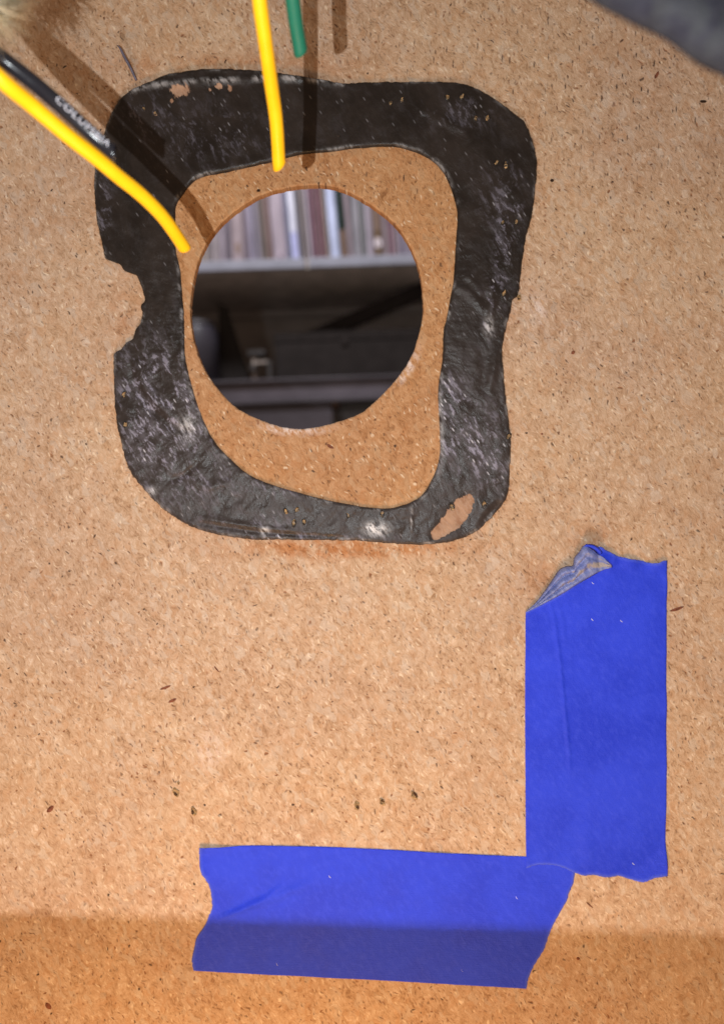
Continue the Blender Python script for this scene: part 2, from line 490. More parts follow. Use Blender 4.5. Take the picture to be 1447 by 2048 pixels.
# ---------------------------------------------------------------- torn staple holes and splinters
def staple_hole(parent, px, py, r, ang, z=0.0, seed=0, pit=.55, name='staple_hole'):
    rd = random.Random(seed); n = 11
    verts = [Vector((0, 0, .0006))]
    rings = [(.35 * pit / .55, .0006), (.62, .0035), (.85, .0030), (1.0, .0002)]
    for k, (f, h) in enumerate(rings):
        for i in range(n):
            a = 2 * math.pi * i / n
            rr = r * S * f * (1 + rd.uniform(-.28, .28))
            hh = h * (rd.uniform(.1, 2.0) if 0 < k < 3 else 1)
            verts.append(Vector((rr * math.cos(a) * .75, rr * math.sin(a) * 1.2, hh)))
    ca, sa = math.cos(ang), math.sin(ang)
    c = P(px, py) + Vector((0, 0, z))
    verts = [Vector((v.x * ca - v.y * sa, v.x * sa + v.y * ca, v.z)) + c for v in verts]
    faces = [(0, 1 + i, 1 + (i + 1) % n) for i in range(n)]
    for k in range(len(rings) - 1):
        for i in range(n):
            a, b = 1 + k * n + i, 1 + k * n + (i + 1) % n
            faces.append((a, a + n, b + n, b))
    o = mesh_obj(name, verts, faces, [M_torn, M_pit if pit > .7 else M_hollow, M_pucker], parent)
    side = rd.uniform(0, 6.28)
    for i, p in enumerate(o.data.polygons):
        a = 2 * math.pi * (i % n) / n; ring = i // n
        if pit > .7:                      # gold core in a dark pucker of rubber
            gold = ring < 2 and rd.random() < .8 or (ring == 2 and math.cos(a - side) > .6)
            p.material_index = 0 if gold else 2
        else:
            p.material_index = 1 if math.cos(a - side) > (.2 if ring < 2 else .8) and ring < 3 else 0

    return o
for k, (x, y, r, a) in enumerate([(352, 1584, 8, .4), (388, 1622, 8, .3), (357, 1566, 3, 0), (713, 1611, 7, .1), (764, 1604, 7, .5), (828, 1591, 8, .6),
                                  (1037, 596, 6, 0)]):
    staple_hole(board, x, y, r, a, seed=k)

def sliver(name, parent, px, py, length, width, ang, mat, z=0.0, h=.002, bend=.1):
    """small tapered splinter, angle in degrees, counter-clockwise from right"""
    n = 7; verts = []; a = R(ang); d = Vector((math.cos(a), math.sin(a), 0)); s = Vector((-d.y, d.x, 0)); c = P(px, py) + Vector((0, 0, z))
    for i in range(n):
        t = i / (n - 1) - .5; w = width * S * .5 * math.sqrt(max(0.02, 1 - (2 * t) ** 2))
        q = c + d * (t * length * S) + s * (bend * length * S * (t * t - .1))
        verts += [q - s * w, q + Vector((0, 0, h)), q + s * w]
    faces = []
    for i in range(n - 1):
        for j in (0, 1):
            faces.append((i * 3 + j, i * 3 + 3 + j, i * 3 + 4 + j, i * 3 + 1 + j))
    return mesh_obj(name, verts, faces, mat, parent)
for x, y, l, w, a, mt in [(1352, 1218, 30, 6, 18, M_splint), (1145, 705, 9, 7, 40, M_splint), (660, 893, 16, 6, -30, M_splint), (101, 1618, 18, 9, 45, M_splint),
                    (331, 1375, 24, 5, 20, M_splint), (345, 1401, 18, 6, 25, M_splint), (1405, 203, 14, 6, 0, M_pit), (1312, 150, 17, 6, 62, M_splint),
                    (517, 381, 7, 6, 0, M_pit), (1103, 361, 8, 6, 0, M_pit), (97, 2012, 16, 10, -50, M_splint),
                    (433, 1338, 16, 3, -50, M_splint), (1178, 1810, 18, 3, -40, M_splint), (1155, 1917, 7, 6, 0, M_splint),
                    (1083, 868, 5, 4, 0, M_splint), (1052, 866, 6, 3, 0, M_pit)]:
    sliver('splinter', board, x, y, l, w, a, mt, z=.0004, h=.0012)

# ---------------------------------------------------------------- the gasket
GT = 0.012
def gasket_height(x, y):
    h = 0.0026 * nz(x, y, 38, 1) + .0016 * nz(x, y, 14, 2) + .0009 * nz(x, y, 5, 3)
    lo = ss(y, 640, 760)
    h += lo * (.0016 * nz(x, y, 19, 6) + .0010 * nz(x * 1.4, y, 6, 8))
    h += .0022 * max(0, nz(x, y, 30, 12)) ** .8
    # folds
    for pts, w, a in FOLDS:
        d, sg, t = segd(x, y, pts)
        if d < w * 3: h += a * math.exp(-(d / w) ** 2) * (math.sin(math.pi * min(1, max(0, t))) ** .5 if 0 < t < 1 else 0)
    # the folded-over lip along the top
    d, sg, t = segd(x, y, LIP)
    if d < 40 and 0 < t < 1:
        k = math.sin(math.pi * t) ** .6
        h += k * (.007 * math.exp(-(d / 7) ** 2) - (.003 * ss(d, 2, 14) if sg < 0 else 0))
    return h
LIP = [(262, 186), (300, 176), (380, 168), (480, 164), (560, 161), (640, 166), (690, 172)]
FOLDS = [([(262, 730), (275, 775), (300, 815), (340, 850), (392, 872)], 7, -.010),
         ([(272, 722), (292, 775), (322, 812), (352, 838)], 8, .008),
         ([(395, 1045), (440, 1052), (520, 1064), (600, 1070), (700, 1076)], 4, -.007),
         ([(400, 1036), (440, 1043), (520, 1055), (600, 1062)], 6, .006),
         ([(905, 570), (940, 590), (972, 625)], 9, .008), ([(925, 545), (950, 575), (964, 592)], 7, .007),
         ([(975, 560), (982, 600), (976, 660)], 6, .007), ([(1000, 365), (1038, 400), (1040, 440)], 7, .006),
         ([(880, 235), (920, 262), (960, 300), (968, 360)], 6, .004), ([(820, 215), (880, 240), (925, 270)], 7, .004),
         ([(958, 1060), (975, 1030), (1002, 1005)], 6, -.009), ([(950, 1050), (965, 1022), (995, 990)], 7, .006),
         ([(820, 1015), (822, 1040), (822, 1065)], 3, .006), ([(390, 335), (440, 290), (510, 255)], 9, .004),
         ([(990, 690), (985, 740), (975, 790)], 7, .006), ([(960, 700), (968, 740), (960, 790)], 9, -.005),
         ([(340, 960), (370, 950), (400, 925)], 6, -.006), ([(372, 956), (420, 975), (470, 960)], 7, .005)]
def build_gasket():
    N, M = 1150, 36
    th = np.linspace(-math.pi, math.pi, N, endpoint=False)
    ri = radial(c_in, RC, th); ro = radial(c_out, RC, th)
    us = np.linspace(0, 1, M); us = .5 - .5 * np.cos(np.pi * us); us = .45 * us + .55 * np.linspace(0, 1, M)
    V = []; A = dict(dust=[], scuff=[], patch=[], white=[])
    def add(x, y, z, edge_glint=0.0):
        V.append(P(x, y) + Vector((0, 0, z)))
        A['dust'].append(min(1, max(0, .02 + .95 * ss(y, 600, 900) * (1 - .55 * blob(x, y, 960, 640, 90, 70)) + .35 * blob(x, y, 940, 640, 60, 120))
                          * (1 - .4 * blob(x, y, 255, 840, 30, 70))))
        s = (1.1 * blob(x, y, 310, 770, 70, 75, .3) + 1.0 * blob(x, y, 375, 850, 45, 60) + .9 * blob(x, y, 300, 880, 60, 60) + .6 * blob(x, y, 380, 960, 90, 50)
             + 1.1 * blob(x, y, 905, 850, 38, 80) + 1.0 * blob(x, y, 950, 880, 50, 60) + .6 * blob(x, y, 985, 930, 40, 50)
             + 1.1 * blob(x, y, 978, 610, 12, 60, .15) + .8 * blob(x, y, 1005, 500, 16, 80) + .55 * blob(x, y, 1030, 410, 12, 60)
             + .7 * blob(x, y, 560, 975, 60, 16) + .5 * blob(x, y, 500, 1045, 90, 18) + .9 * blob(x, y, 560, 1072, 60, 7)
             + .45 * blob(x, y, 210, 425, 16, 60) + .3 * blob(x, y, 430, 280, 90, 50) + .35 * blob(x, y, 985, 400, 30, 50) + .45 * blob(x, y, 700, 1074, 100, 8)
             + .35 * blob(x, y, 920, 230, 60, 30) + .6 * blob(x, y, 890, 790, 26, 30) + .25 * blob(x, y, 290, 230, 60, 40))
        A['scuff'].append(min(1, s))
        d1, sg, t1 = segd(x, y, LIP)
        lip_glint = math.exp(-((d1 - 1) / 4) ** 2) * .38 * ss(nz(x, y, 30, 3), -.4, .3) if 0 < t1 < 1 else 0  # lilac highlight painted along the folded lip
        A['white'].append(min(1, 1.0 * blob(x, y, 752, 1058, 20, 12) + .9 * blob(x, y, 738, 1053, 6, 4) + .8 * blob(x, y, 530, 1062, 7, 8) + lip_glint
                              + .5 * blob(x, y, 822, 1036, 2.5, 18) + .55 * blob(x, y, 975, 655, 8, 16) + .45 * blob(x, y, 375, 855, 16, 22)
                              + .5 * blob(x, y, 305, 985, 9, 8) + .35 * blob(x, y, 877, 870, 8, 60)
                              + edge_glint))  # highlight painted along the inner and outer rims
        p = 0
        d, sg, t = segd(x, y, [(872, 1068), (905, 1040), (925, 1012), (936, 1000)])
        p = max(p, 1 - ss(d, 6 + 9 * math.sin(math.pi * t), 16 + 9 * math.sin(math.pi * t)))
        for cx, cy, rx, ry in [(360, 185, 19, 11), (439, 176, 7, 5), (461, 181, 4, 6), (421, 184, 3, 3), (313, 230, 3, 4), (345, 205, 3, 3)]:
            p = max(p, min(1, 1.3 * blob(x, y, cx, cy, rx, ry)))
        A['patch'].append(p)
        return p
    rag_i = [.8 * nz(math.cos(t) * 300, math.sin(t) * 300, 12, 1) for t in th]
    rag_o = [1.6 * nz(math.cos(t) * 400, math.sin(t) * 400, 9, 2) + 1.1 * nz(math.cos(t) * 400, math.sin(t) * 400, 3, 4) for t in th]
    for j in [-1] + list(range(M)) + [M]:
        for i in range(N):
            c, s = math.cos(th[i]), math.sin(th[i])
            a, b = ri[i] + rag_i[i], ro[i] + rag_o[i]
            u = us[min(max(j, 0), M - 1)]
            r = a + (b - a) * u; x, y = RC[0] + c * r, RC[1] + s * r
            if j in (-1, M): add(x, y, -.0005); continue
            d = min(u, 1 - u) * (b - a)
            e = math.sqrt(max(0, 1 - (1 - min(d, 7) / 7) ** 2))
            z = GT * (.35 + .65 * e) + gasket_height(x, y) * (.35 + .65 * e)
            # curled thin top lip rises off the board
            if y < 200 and 255 < x < 680: z += .010 * math.exp(-((1 - u) * (b - a) / 14) ** 2) * math.sin(math.pi * (x - 255) / 425)
            e_in = u * (b - a)
            p = add(x, y, 0, .26 * math.exp(-((e_in - 3) / 3) ** 2) * ss(nz(x, y, 28, 9), -.1, .4) + .2 * math.exp(-((b - a - e_in - 3) / 3) ** 2) * ss(nz(x, y, 35, 7), 0, .4))
            V[-1].z = max(.002, z - .0035 * p)
    faces = []
    for j in range(M + 1):
        for i in range(N):
            a, b = j * N + i, j * N + (i + 1) % N
            faces.append((a, b, b + N, a + N))
    root = mesh_obj('rubber_gasket', V, faces, M_gasket, matrix=B, smooth=True, attrs=A)
    bm = bmesh.new(); bm.from_mesh(root.data); bmesh.ops.recalc_face_normals(bm, faces=bm.faces)
    if bm.faces[0].normal.length and sum(f.normal.z for f in bm.faces) < 0: bmesh.ops.reverse_faces(bm, faces=bm.faces)
    bm.to_mesh(root.data); bm.free()
    return root
gasket = build_gasket()
tag(gasket, 'scuffed black rubber gasket in a wavy four-sided ring stuck around the round hole', 'gasket')
for k, (x, y, r) in enumerate([(781, 210, 5), (803, 203, 5), (893, 200, 6), (921, 199, 6), (949, 241, 6), (973, 240, 6), (991, 328, 6), (1009, 333, 7), (1003, 449, 5),
                     (1029, 448, 5), (1005, 590, 7), (250, 790, 6), (253, 850, 6), (572, 1022, 6), (594, 1019, 6), (588, 1046, 7), (608, 1043, 6), (902, 1013, 7),
                     (966, 1009, 7), (764, 1027, 7), (696, 1031, 5), (1015, 873, 6), (290, 222, 4), (313, 230, 4)]):
    staple_hole(gasket, x, y, r * .95, random.uniform(-.5, .5), z=GT + gasket_height(x, y) - .0003, seed=100 + k, pit=.8)

def tube(name, pts, radii, mat, parent=None, matrix=None, seg=20, cut=0.0, cutdir=None, cap_mat=None, n=60, flat=False):
    """round tube through local 3-D points; the far end is cut obliquely"""
    C = open_spline([tuple(p) for p in pts], n)
    r_ = np.interp(np.linspace(0, 1, n), np.linspace(0, 1, len(radii)), radii)
    verts = []; L = len(C)
    for i in range(L):
        T = Vector(C[min(i + 1, L - 1)] - C[max(i - 1, 0)]).normalized()
        N_ = Vector((0, 0, 1)).cross(T).normalized(); W = T.cross(N_).normalized()
        for k in range(seg):
            a = 2 * math.pi * k / seg
            off = (W * math.cos(a) + N_ * math.sin(a))
            p = Vector(C[i]) + off * r_[i]
            if i == L - 1 and cut and cutdir is not None:
                c_, s_ = cutdir
                p += T * (cut * r_[i] * (math.sin(a) * c_ + math.cos(a) * s_))
            verts.append(p)
    # rounded lip then flat cut face
    T = Vector(C[-1] - C[-2]).normalized(); cen = Vector(C[-1])
    for f, dz in ((.93, .10), (.62, .16), (.30, .12)):
        for k in range(seg):
            v = verts[(L - 1) * seg + k]
            verts.append(cen + (v - cen) * f + T * (dz * r_[-1]))
    verts.append(cen + T * (.1 * r_[-1])); verts.append(Vector(C[0]))
    faces = []
    for i in range(L + 2):
        for k in range(seg):
            a, b = i * seg + k, i * seg + (k + 1) % seg
            faces.append((a, b, b + seg, a + seg))
    e = (L + 2) * seg; ce = len(verts) - 2
    for k in range(seg):
        faces.append((e + k, e + (k + 1) % seg, ce)); faces.append(((k + 1) % seg, k, ce + 1))
    o = mesh_obj(name, verts, faces, [mat, cap_mat or mat], parent, smooth=True, matrix=matrix)
    if cap_mat:
        for i, p in enumerate(o.data.polygons):
            if i >= L * seg: p.material_index = 1
    return o, C, r_

# torn strand of the gasket, standing out at its upper left
st = [P(275, 165) + Vector((0, 0, .012)), P(266, 145) + Vector((0, 0, .03)), P(256, 127) + Vector((0, 0, .045)), P(248, 112) + Vector((0, 0, .05)), P(243, 107) + Vector((0, 0, .045))]
o, _, _ = tube('frayed_strand', st, [.0038, .0045, .005, .0045, .0015], M_thread, gasket, seg=8, n=24)
o['label'] = 'thin lilac grey strand sticking up'

# ---------------------------------------------------------------- wires
def hgt(off): q = off * S / .30; return D * q / (1 + q)
def path(l): return [P(x, y, hgt(o)) for x, y, o in l]
WR = 0.0168
w1 = path([(508, -150, 118), (513, -70, 109), (519, 0, 101), (530, 80, 91), (541, 160, 80), (552, 240, 69), (558, 330, 59)])
m1 = empty('yellow_wire', B @ Matrix.Translation(w1[0]))
def wire_thing(name, pts, mat, label, cat, cut, cutdir, radii=None, n=70):
    bas = Matrix.Translation(pts[0])
    root = bpy.data.objects.get(name) or empty(name, B @ bas)
    loc = [p - pts[0] for p in pts]
    o, C, r_ = tube('insulation', loc, radii or [WR] * 3, mat, root, cut=cut, cutdir=cutdir, n=n, cap_mat=M_cut if mat is M_yellow else mat)
    end = Vector(C[-1]); T = Vector(C[-1] - C[-2]).normalized()
    tube('copper_core', [end - T * .02, end - T * .01, end + T * .0022], [.006, .006, .006], M_copper, root, n=4, seg=10)
    tag(root, label, cat)
    return root
wire_thing('yellow_wire', w1, M_yellow, 'straight yellow wire with a slanted cut end, crossing the top of the black gasket', 'wire', .75, (-.7, .6))
w2 = path([(566, -160, 112), (574, -80, 101), (585, 0, 92), (592, 50, 86), (601, 103, 80)])
wire_thing('green_wire', w2, M_green, 'short green wire with a cut end, hanging above the black gasket', 'wire', .6, (-.6, .5))

# the cut cable at the upper left: sheath, cotton filler, yellow and black wires
cb = empty('electrical_cable', B @ Matrix.Translation(P(-60, 20, 1.15)))
cb0 = P(-60, 20, 1.15)
def rel(pts): return [p - cb0 for p in pts]
wy = path([(-95, 60, 138), (-50, 108, 130), (0, 157, 124), (66, 212, 112), (138, 273, 101), (193, 316, 93), (242, 357, 85), (270, 379, 80), (300, 406, 75), (327, 435, 69), (350, 467, 63), (369, 496, 58)])
o, _, _ = tube('yellow_wire', rel(wy), [WR] * 3, M_yellow, cb, n=120, cut=.25, cutdir=(.6, .4)); o['label'] = 'long curved yellow wire ending beside the round hole'
wb = path([(-95, 38, 132), (-50, 74, 124), (0, 113, 116), (62, 161, 110), (124, 214, 106), (176, 262, 102), (211, 292, 99), (228, 306, 98)])
ob, Cb, rb = tube('black_wire', rel(wb), [WR] * 3, M_black, cb, n=120, cut=.9, cutdir=(-.9, .2)); ob['label'] = 'black wire with pale lettering'

def lettering(text, C, r, s0, s1, phi0, height, mat, parent):
    fc = bpy.data.curves.new('lettering', 'FONT'); fc.body = text; fc.size = 1; fc.resolution_u = 3; fc.space_character = 1.12
    fo = bpy.data.objects.new('lettering_source', fc); COL.objects.link(fo)
    dg = bpy.context.evaluated_depsgraph_get()
    me = bpy.data.meshes.new_from_object(fo.evaluated_get(dg))
    bpy.data.objects.remove(fo); bpy.data.curves.remove(fc)
    bm = bmesh.new(); bm.from_mesh(me)
    bmesh.ops.triangulate(bm, faces=bm.faces)
    bmesh.ops.subdivide_edges(bm, edges=[e for e in bm.edges if e.calc_length() > .2], cuts=2)
    xs = [v.co.x for v in bm.verts]; ys = [v.co.y for v in bm.verts]
    x0, x1, y0, y1 = min(xs), max(xs), min(ys), max(ys)
    seg = np.linalg.norm(np.diff(C, axis=0), axis=1); s = np.concatenate([[0], np.cumsum(seg)])
    for v in bm.verts:
        t = s0 + (v.co.x - x0) / (x1 - x0) * (s1 - s0)
        q = Vector([np.interp(t, s, C[:, k]) for k in range(3)])
        q2 = Vector([np.interp(t + .01, s, C[:, k]) for k in range(3)])
        T = (q2 - q).normalized(); N_ = Vector((0, 0, 1)).cross(T).normalized(); W = T.cross(N_).normalized()
        ph = phi0 + ((v.co.y - y0) / (y1 - y0) - .5) * height / r
        v.co = q + (W * math.cos(ph) + N_ * math.sin(ph)) * (r + .0004)
    bm.to_mesh(me); bm.free()
    me.materials.clear(); me.materials.append(mat)
    o = bpy.data.objects.new('lettering', me); COL.objects.link(o); o.parent = parent
    return o
segb = np.linalg.norm(np.diff(Cb, axis=0), axis=1); sb = np.concatenate([[0], np.cumsum(segb)])
def s_at(px, py):
    best = min(range(len(Cb)), key=lambda i: (Vector(Cb[i]) + cb0 - P(px, py, (Cb[i][2] + cb0.z))).to_2d().length)
    return sb[best]
lettering('COLUMBIA', Cb, WR, s_at(112, 204), s_at(218, 298), R(20), .0148, M_ink, ob)

tube('sheath', rel([P(-420, -330, 1.3), P(-300, -190, 1.15), P(-230, -110, 1.05), P(-165, -50, 1.0)]), [.068, .068, .066], M_sheath, cb, seg=28, n=30)
def fibres():
    rd = random.Random(3); V = []; F = []
    for k in range(420):
        a = rd.gauss(R(-33), .30); L = rd.uniform(95, 150) * (1 - .3 * abs(a + .58))
        x0, y0 = -62 + rd.uniform(-20, 24), -34 + rd.uniform(-40, 40)
        h = 1.0 + k * .0003; cur = rd.uniform(-.7, .7); prev = None; n = 7
        for i in range(n):
            t = i / (n - 1); aa = a + cur * t
            x = x0 + math.cos(aa) * L * t; y = y0 - math.sin(aa) * L * t
            w = rd.uniform(.8, 1.1) * 2.3 * (1.08 - t)
            dx, dy = -math.sin(aa) * w, -math.cos(aa) * w
            hh = h + .012 * math.sin(3 * t + k)
            p0, p1, p2 = P(x - dx, y - dy, hh) - cb0, P(x, y, hh + .004) - cb0, P(x + dx, y + dy, hh) - cb0
            b = len(V); V.extend([p0, p1, p2])
            if i: F.extend([(b - 3, b, b + 1, b - 2), (b - 2, b + 1, b + 2, b - 1)])
    o = mesh_obj('cotton_filler', V, F, M_fibre, cb); o['kind'] = 'stuff'; o['label'] = 'frayed cream cotton filler'
fibres()
tag(cb, 'stripped cable end with long curved yellow wire, lettered black wire and frayed cream filler', 'cable')

# ---------------------------------------------------------------- grey cloth hanging in front of the upper right corner
def cloth():
    m = Mat('grey_felt')
    n = m.noise(m.map((16, 16, 16)), 1, 5, .65, 1.0); n2 = m.noise(m.map((90, 90, 90)), 1, 3, .6)
    c = m.mix(m.rng(n, .35, .65), (.018, .017, .025), (.036, .037, .040))
    c = m.mix(m.rng(n2, .35, .7, 0, .5), c, (.044, .043, .052))
    mt = m.out(c, .95, .1, m.bump(n2, .6, .01))
    edge = open_spline([(1040, -190), (1130, -80), (1215, -8), (1280, 24), (1345, 58), (1400, 98), (1460, 130), (1560, 240), (1640, 380)], 60)
    V = []; F = []; M = 26
    for i, (x, y) in enumerate(edge):
        for j in range(M):
            t = j / (M - 1); k = 520 * t ** 1.3
            xx, yy = x + k * .72, y - k * .70
            z = 1.50 + .014 * nz(xx, yy, 60, 4) + .03 * nz(xx, yy, 300, 5)
            z -= .03 * math.exp(-(k / 14) ** 2)          # rolled hem
            V.append(P(xx, yy, z))
    for i in range(59):
        for j in range(M - 1):
            a = i * M + j; F.append((a, a + 1, a + M + 1, a + M))
    o = mesh_obj('grey_cloth', V, F, mt, matrix=B, smooth=True)
    sm = o.modifiers.new('thickness', 'SOLIDIFY'); sm.thickness = .02
    tag(o, 'dark blue-grey felt cloth edge hanging out of focus in front of the board', 'cloth')
cloth()

# ---------------------------------------------------------------- blue masking tape
def coons(top, bot, left, right, nu, nv):
    """top/bottom run left to right, left/right run top to bottom"""
    T, Bo, L, Rr = open_spline(top, nu), open_spline(bot, nu), open_spline(left, nv), open_spline(right, nv)
    G = np.zeros((nv, nu, 2))
    for j in range(nv):
        v = j / (nv - 1)
        for i in range(nu):
            u = i / (nu - 1)
            G[j, i] = ((1 - v) * T[i] + v * Bo[i] + (1 - u) * L[j] + u * Rr[j]
                       - ((1 - u) * (1 - v) * T[0] + u * (1 - v) * T[-1] + (1 - u) * v * Bo[0] + u * v * Bo[-1]))
    return G
def tape(name, G, hf, label, rag, pitch):
    nv, nu, _ = G.shape; V = []; E = []; F = []
    for j in range(nv):
        for i in range(nu):
            x, y = G[j, i]
            if rag == 'tb' and j in (0, nv - 1): y += 1.3 * nz(x, y, 4, 1) + 1.0 * nz(x, y, 9, 2)
            if rag == 'lr' and i in (0, nu - 1): x += 1.3 * nz(x, y, 4, 1) + 1.0 * nz(x, y, 9, 2)
            if rag == 'tb' and i in (0, nu - 1): x += .4 * nz(x, y, 25, 3)
            if rag == 'lr' and j in (0, nv - 1): y += .4 * nz(x, y, 25, 3)
            V.append(P(x, y) + Vector((0, 0, hf(x, y))))
            e = 0
            if rag == 'tb': e = 1 if j in (0, nv - 1) else .35 if j in (1, nv - 2) else 0
            if rag == 'lr': e = 1 if i in (0, nu - 1) else .35 if i in (1, nu - 2) else 0
            E.append(e * .6)
    for j in range(nv - 1):
        for i in range(nu - 1):
            a = j * nu + i; F.append((a, a + nu, a + nu + 1, a + 1))
    root = mesh_obj(name, V, F, M_tape, matrix=B, smooth=True, attrs=dict(edge=E))
    sm = root.modifiers.new('thickness', 'SOLIDIFY'); sm.thickness = .0014; sm.offset = -1
    tag(root, label, 'tape', 'torn pieces of blue masking tape')
    return root
def ridge(x, y, pts, w, a, side=0.0):
    d, sg, t = segd(x, y, pts)
    if d > 4 * w or not 0 < t < 1: return 0
    k = math.sin(math.pi * t) ** .6
    return a * k * math.exp(-(d / w) ** 2)

vG = coons([(1050, 1224), (1085, 1207), (1119, 1189), (1149, 1168), (1180, 1146), (1188, 1120), (1194, 1093), (1209, 1100), (1229, 1110), (1254, 1117),
            (1276, 1120), (1294, 1125), (1316, 1125), (1323, 1121), (1332, 1121)],
           [(1051, 1735), (1070, 1729), (1091, 1728), (1122, 1733), (1148, 1745), (1166, 1751), (1182, 1749), (1216, 1754), (1235, 1751), (1249, 1755),
            (1265, 1759), (1289, 1759), (1299, 1753), (1329, 1746)],
           [(1050, 1224), (1049, 1400), (1050, 1600), (1051, 1735)],
           [(1332, 1121), (1331, 1300), (1331, 1500), (1331, 1600), (1329, 1683), (1329, 1746)], 100, 170)
def vh(x, y):
    h = .0020 + .0016 * nz(x, y, 70, 2) + .0009 * max(0, nz(x, y, 22, 12)) + .0003 * nz(x, y, 12, 3)
    h += .0060 * max(0, nz(0, y, 60, 21) + .15) * math.exp(-max(0, 1331 - x) / 9) + .0050 * max(0, nz(0, y, 70, 23)) * math.exp(-max(0, x - 1050) / 9)
    h += .0016 * (1 - ss(x, 1140, 1156)) * ss(y, 1704, 1716)
    h += ridge(x, y, [(1098, 1200), (1108, 1245), (1118, 1320), (1128, 1420), (1136, 1500), (1140, 1560)], 3.5, .0044)
    h += ridge(x, y, [(1112, 1200), (1124, 1245), (1130, 1290)], 4, .0018)
    h += ridge(x, y, [(1170, 1640), (1172, 1690), (1176, 1735)], 14, .004)
    h += .020 * ss((x - 1270) + (y - 1700) * 1.1, 38, 105)                       # lifted lower corner
    h += .010 * math.exp(-((x - 1225) / 10) ** 2) * (1 - ss(y, 1100, 1150))
    h += .012 * (1 - ss(y, 1120, 1150)) * (ss(x, 1180, 1200)) * (.5 + .5 * math.sin(x / 9))
    h += .004 * max(0, min(1, 1 - (y - 1224 + (x - 1050) * .52) / 30)) * (1 - ss(x, 1120, 1180))
    return max(h, .0012)
tv = tape('masking_tape', vG, vh, 'upright strip of blue masking tape with a crumpled folded corner, right of the bare board', 'tb', 1)

hG = coons([(401, 1693), (415, 1693), (443, 1693), (484, 1691), (553, 1691), (636, 1693), (760, 1698), (900, 1706), (1050, 1713), (1150, 1718)],
           [(387, 1941), (500, 1947), (640, 1954), (760, 1960), (900, 1968), (1052, 1977)],
           [(401, 1693), (399, 1710), (400, 1726), (404, 1740), (411, 1757), (419, 1773), (423, 1793), (424, 1815), (417, 1834), (408, 1853), (393, 1876),
            (389, 1895), (384, 1920), (387, 1941)],
           [(1150, 1718), (1148, 1746), (1144, 1769), (1138, 1780), (1133, 1799), (1122, 1818), (1108, 1843), (1097, 1868), (1086, 1899), (1066, 1932),
            (1055, 1957), (1052, 1977)], 210, 100)
def hh_(x, y):
    h = .0020 + .0015 * nz(x, y, 70, 6) + .0009 * max(0, nz(x, y, 22, 14)) + .0003 * nz(x, y, 12, 7)
    if x > 1040 and y < 1765: return .0014
    h += .0050 * max(0, nz(x, 0, 60, 25) + .1) * math.exp(-max(0, y - 1690 - (x - 400) * .033) / 9)
    h += ridge(x, y, [(435, 1838), (480, 1818), (530, 1795), (568, 1768)], 5, .0085)
    h += ridge(x, y, [(450, 1832), (520, 1806), (570, 1785), (625, 1762)], 8, .0075)
    h += .014 * math.exp(-((x - 405) / 12) ** 2 - ((y - 1742) / 18) ** 2)
    h += .012 * (1 - ss(y, 1690, 1712)) * (1 - ss(x, 400, 490))
    return max(h, .0012)
thz = tape('masking_tape', hG, hh_, 'level strip of blue masking tape torn at both ends, half lying in shadow', 'lr', 1)

def flap():
    inner = open_spline([(1050, 1224), (1085, 1206), (1119, 1188), (1149, 1167), (1182, 1147), (1205, 1137), (1216, 1133)], 80)
    outer = open_spline([(1050, 1223), (1066, 1208), (1085, 1184), (1103, 1158), (1119, 1137), (1130, 1132), (1141, 1131), (1144, 1115), (1154, 1102), (1162, 1090),
                         (1178, 1098), (1190, 1108), (1201, 1114), (1213, 1127)], 80)
    V = []; F = []; A = []; M = 26
    for i in range(80):
        s = i / 79
        for j in range(M):
            v = j / (M - 1)
            x, y = inner[i] * (1 - v) + outer[i] * v
            w = math.sin(math.pi * min(1, s * 1.15)) ** .6 if s < .95 else .35
            z = .004 + .020 * ss(s, .35, .8) + w * (.020 * math.sin(math.pi * v) ** .7 + .016 * abs(math.sin(v * 8.5 + 1.2 * s)) ** 1.4 + .005 * nz(x, y, 6, 4) + .012 * v * ss(s, .4, .9))
            V.append(P(x, y) + Vector((0, 0, z)))
            A.append(min(1, .10 + .55 * math.exp(-((v - .38) / .13) ** 2) * ss(s, .25, .55) + .45 * blob(x, y, 1200, 1128, 20, 10) + .4 * math.exp(-((v - .75) / .06) ** 2) * ss(s, .2, .4)))
    for i in range(79):
        for j in range(M - 1):
            a = i * M + j; F.append((a, a + 1, a + M + 1, a + M))
    o = mesh_obj('folded_corner', V, F, M_tback, tv, smooth=True, attrs=dict(dirt=A))
    sm = o.modifiers.new('thickness', 'SOLIDIFY'); sm.thickness = .0012
    o['label'] = 'crumpled grey-blue corner folded over to its sticky side'
    # small blue torn tip standing behind the fold
    V = []; F = []
    a_ = open_spline([(1160, 1092), (1172, 1094), (1184, 1100), (1192, 1108)], 14); b2 = open_spline([(1165, 1088), (1180, 1089), (1190, 1095), (1196, 1102)], 14)
    for i in range(14):
        for j in range(4):
            t = j / 3; x, y = a_[i] * (1 - t) + b2[i] * t
            V.append(P(x, y) + Vector((0, 0, .028 + .012 * math.sin(math.pi * t))))
    for i in range(13):
        for j in range(3):
            a = i * 4 + j; F.append((a, a + 1, a + 5, a + 4))
    o2 = mesh_obj('torn_tip', V, F, M_tape, tv, smooth=True, attrs=dict(edge=[.1] * len(V)))
    sm = o2.modifiers.new('thickness', 'SOLIDIFY'); sm.thickness = .0012
flap()
for p_, x, y, a in [(tv, 1241, 1242, -38), (tv, 1265, 1727, -45), (tv, 1184, 1166, -40), (tv, 1183, 1239, -50), (thz, 1032, 1795, -55), (thz, 923, 1940, -60), (thz, 554, 1928, -62), (thz, 415, 1729, -45), (thz, 659, 1753, -50)]:
    sliver('lint', p_, x, y, 7, 1.3, a, M_lint, z=.0022, h=.0012, bend=.5)

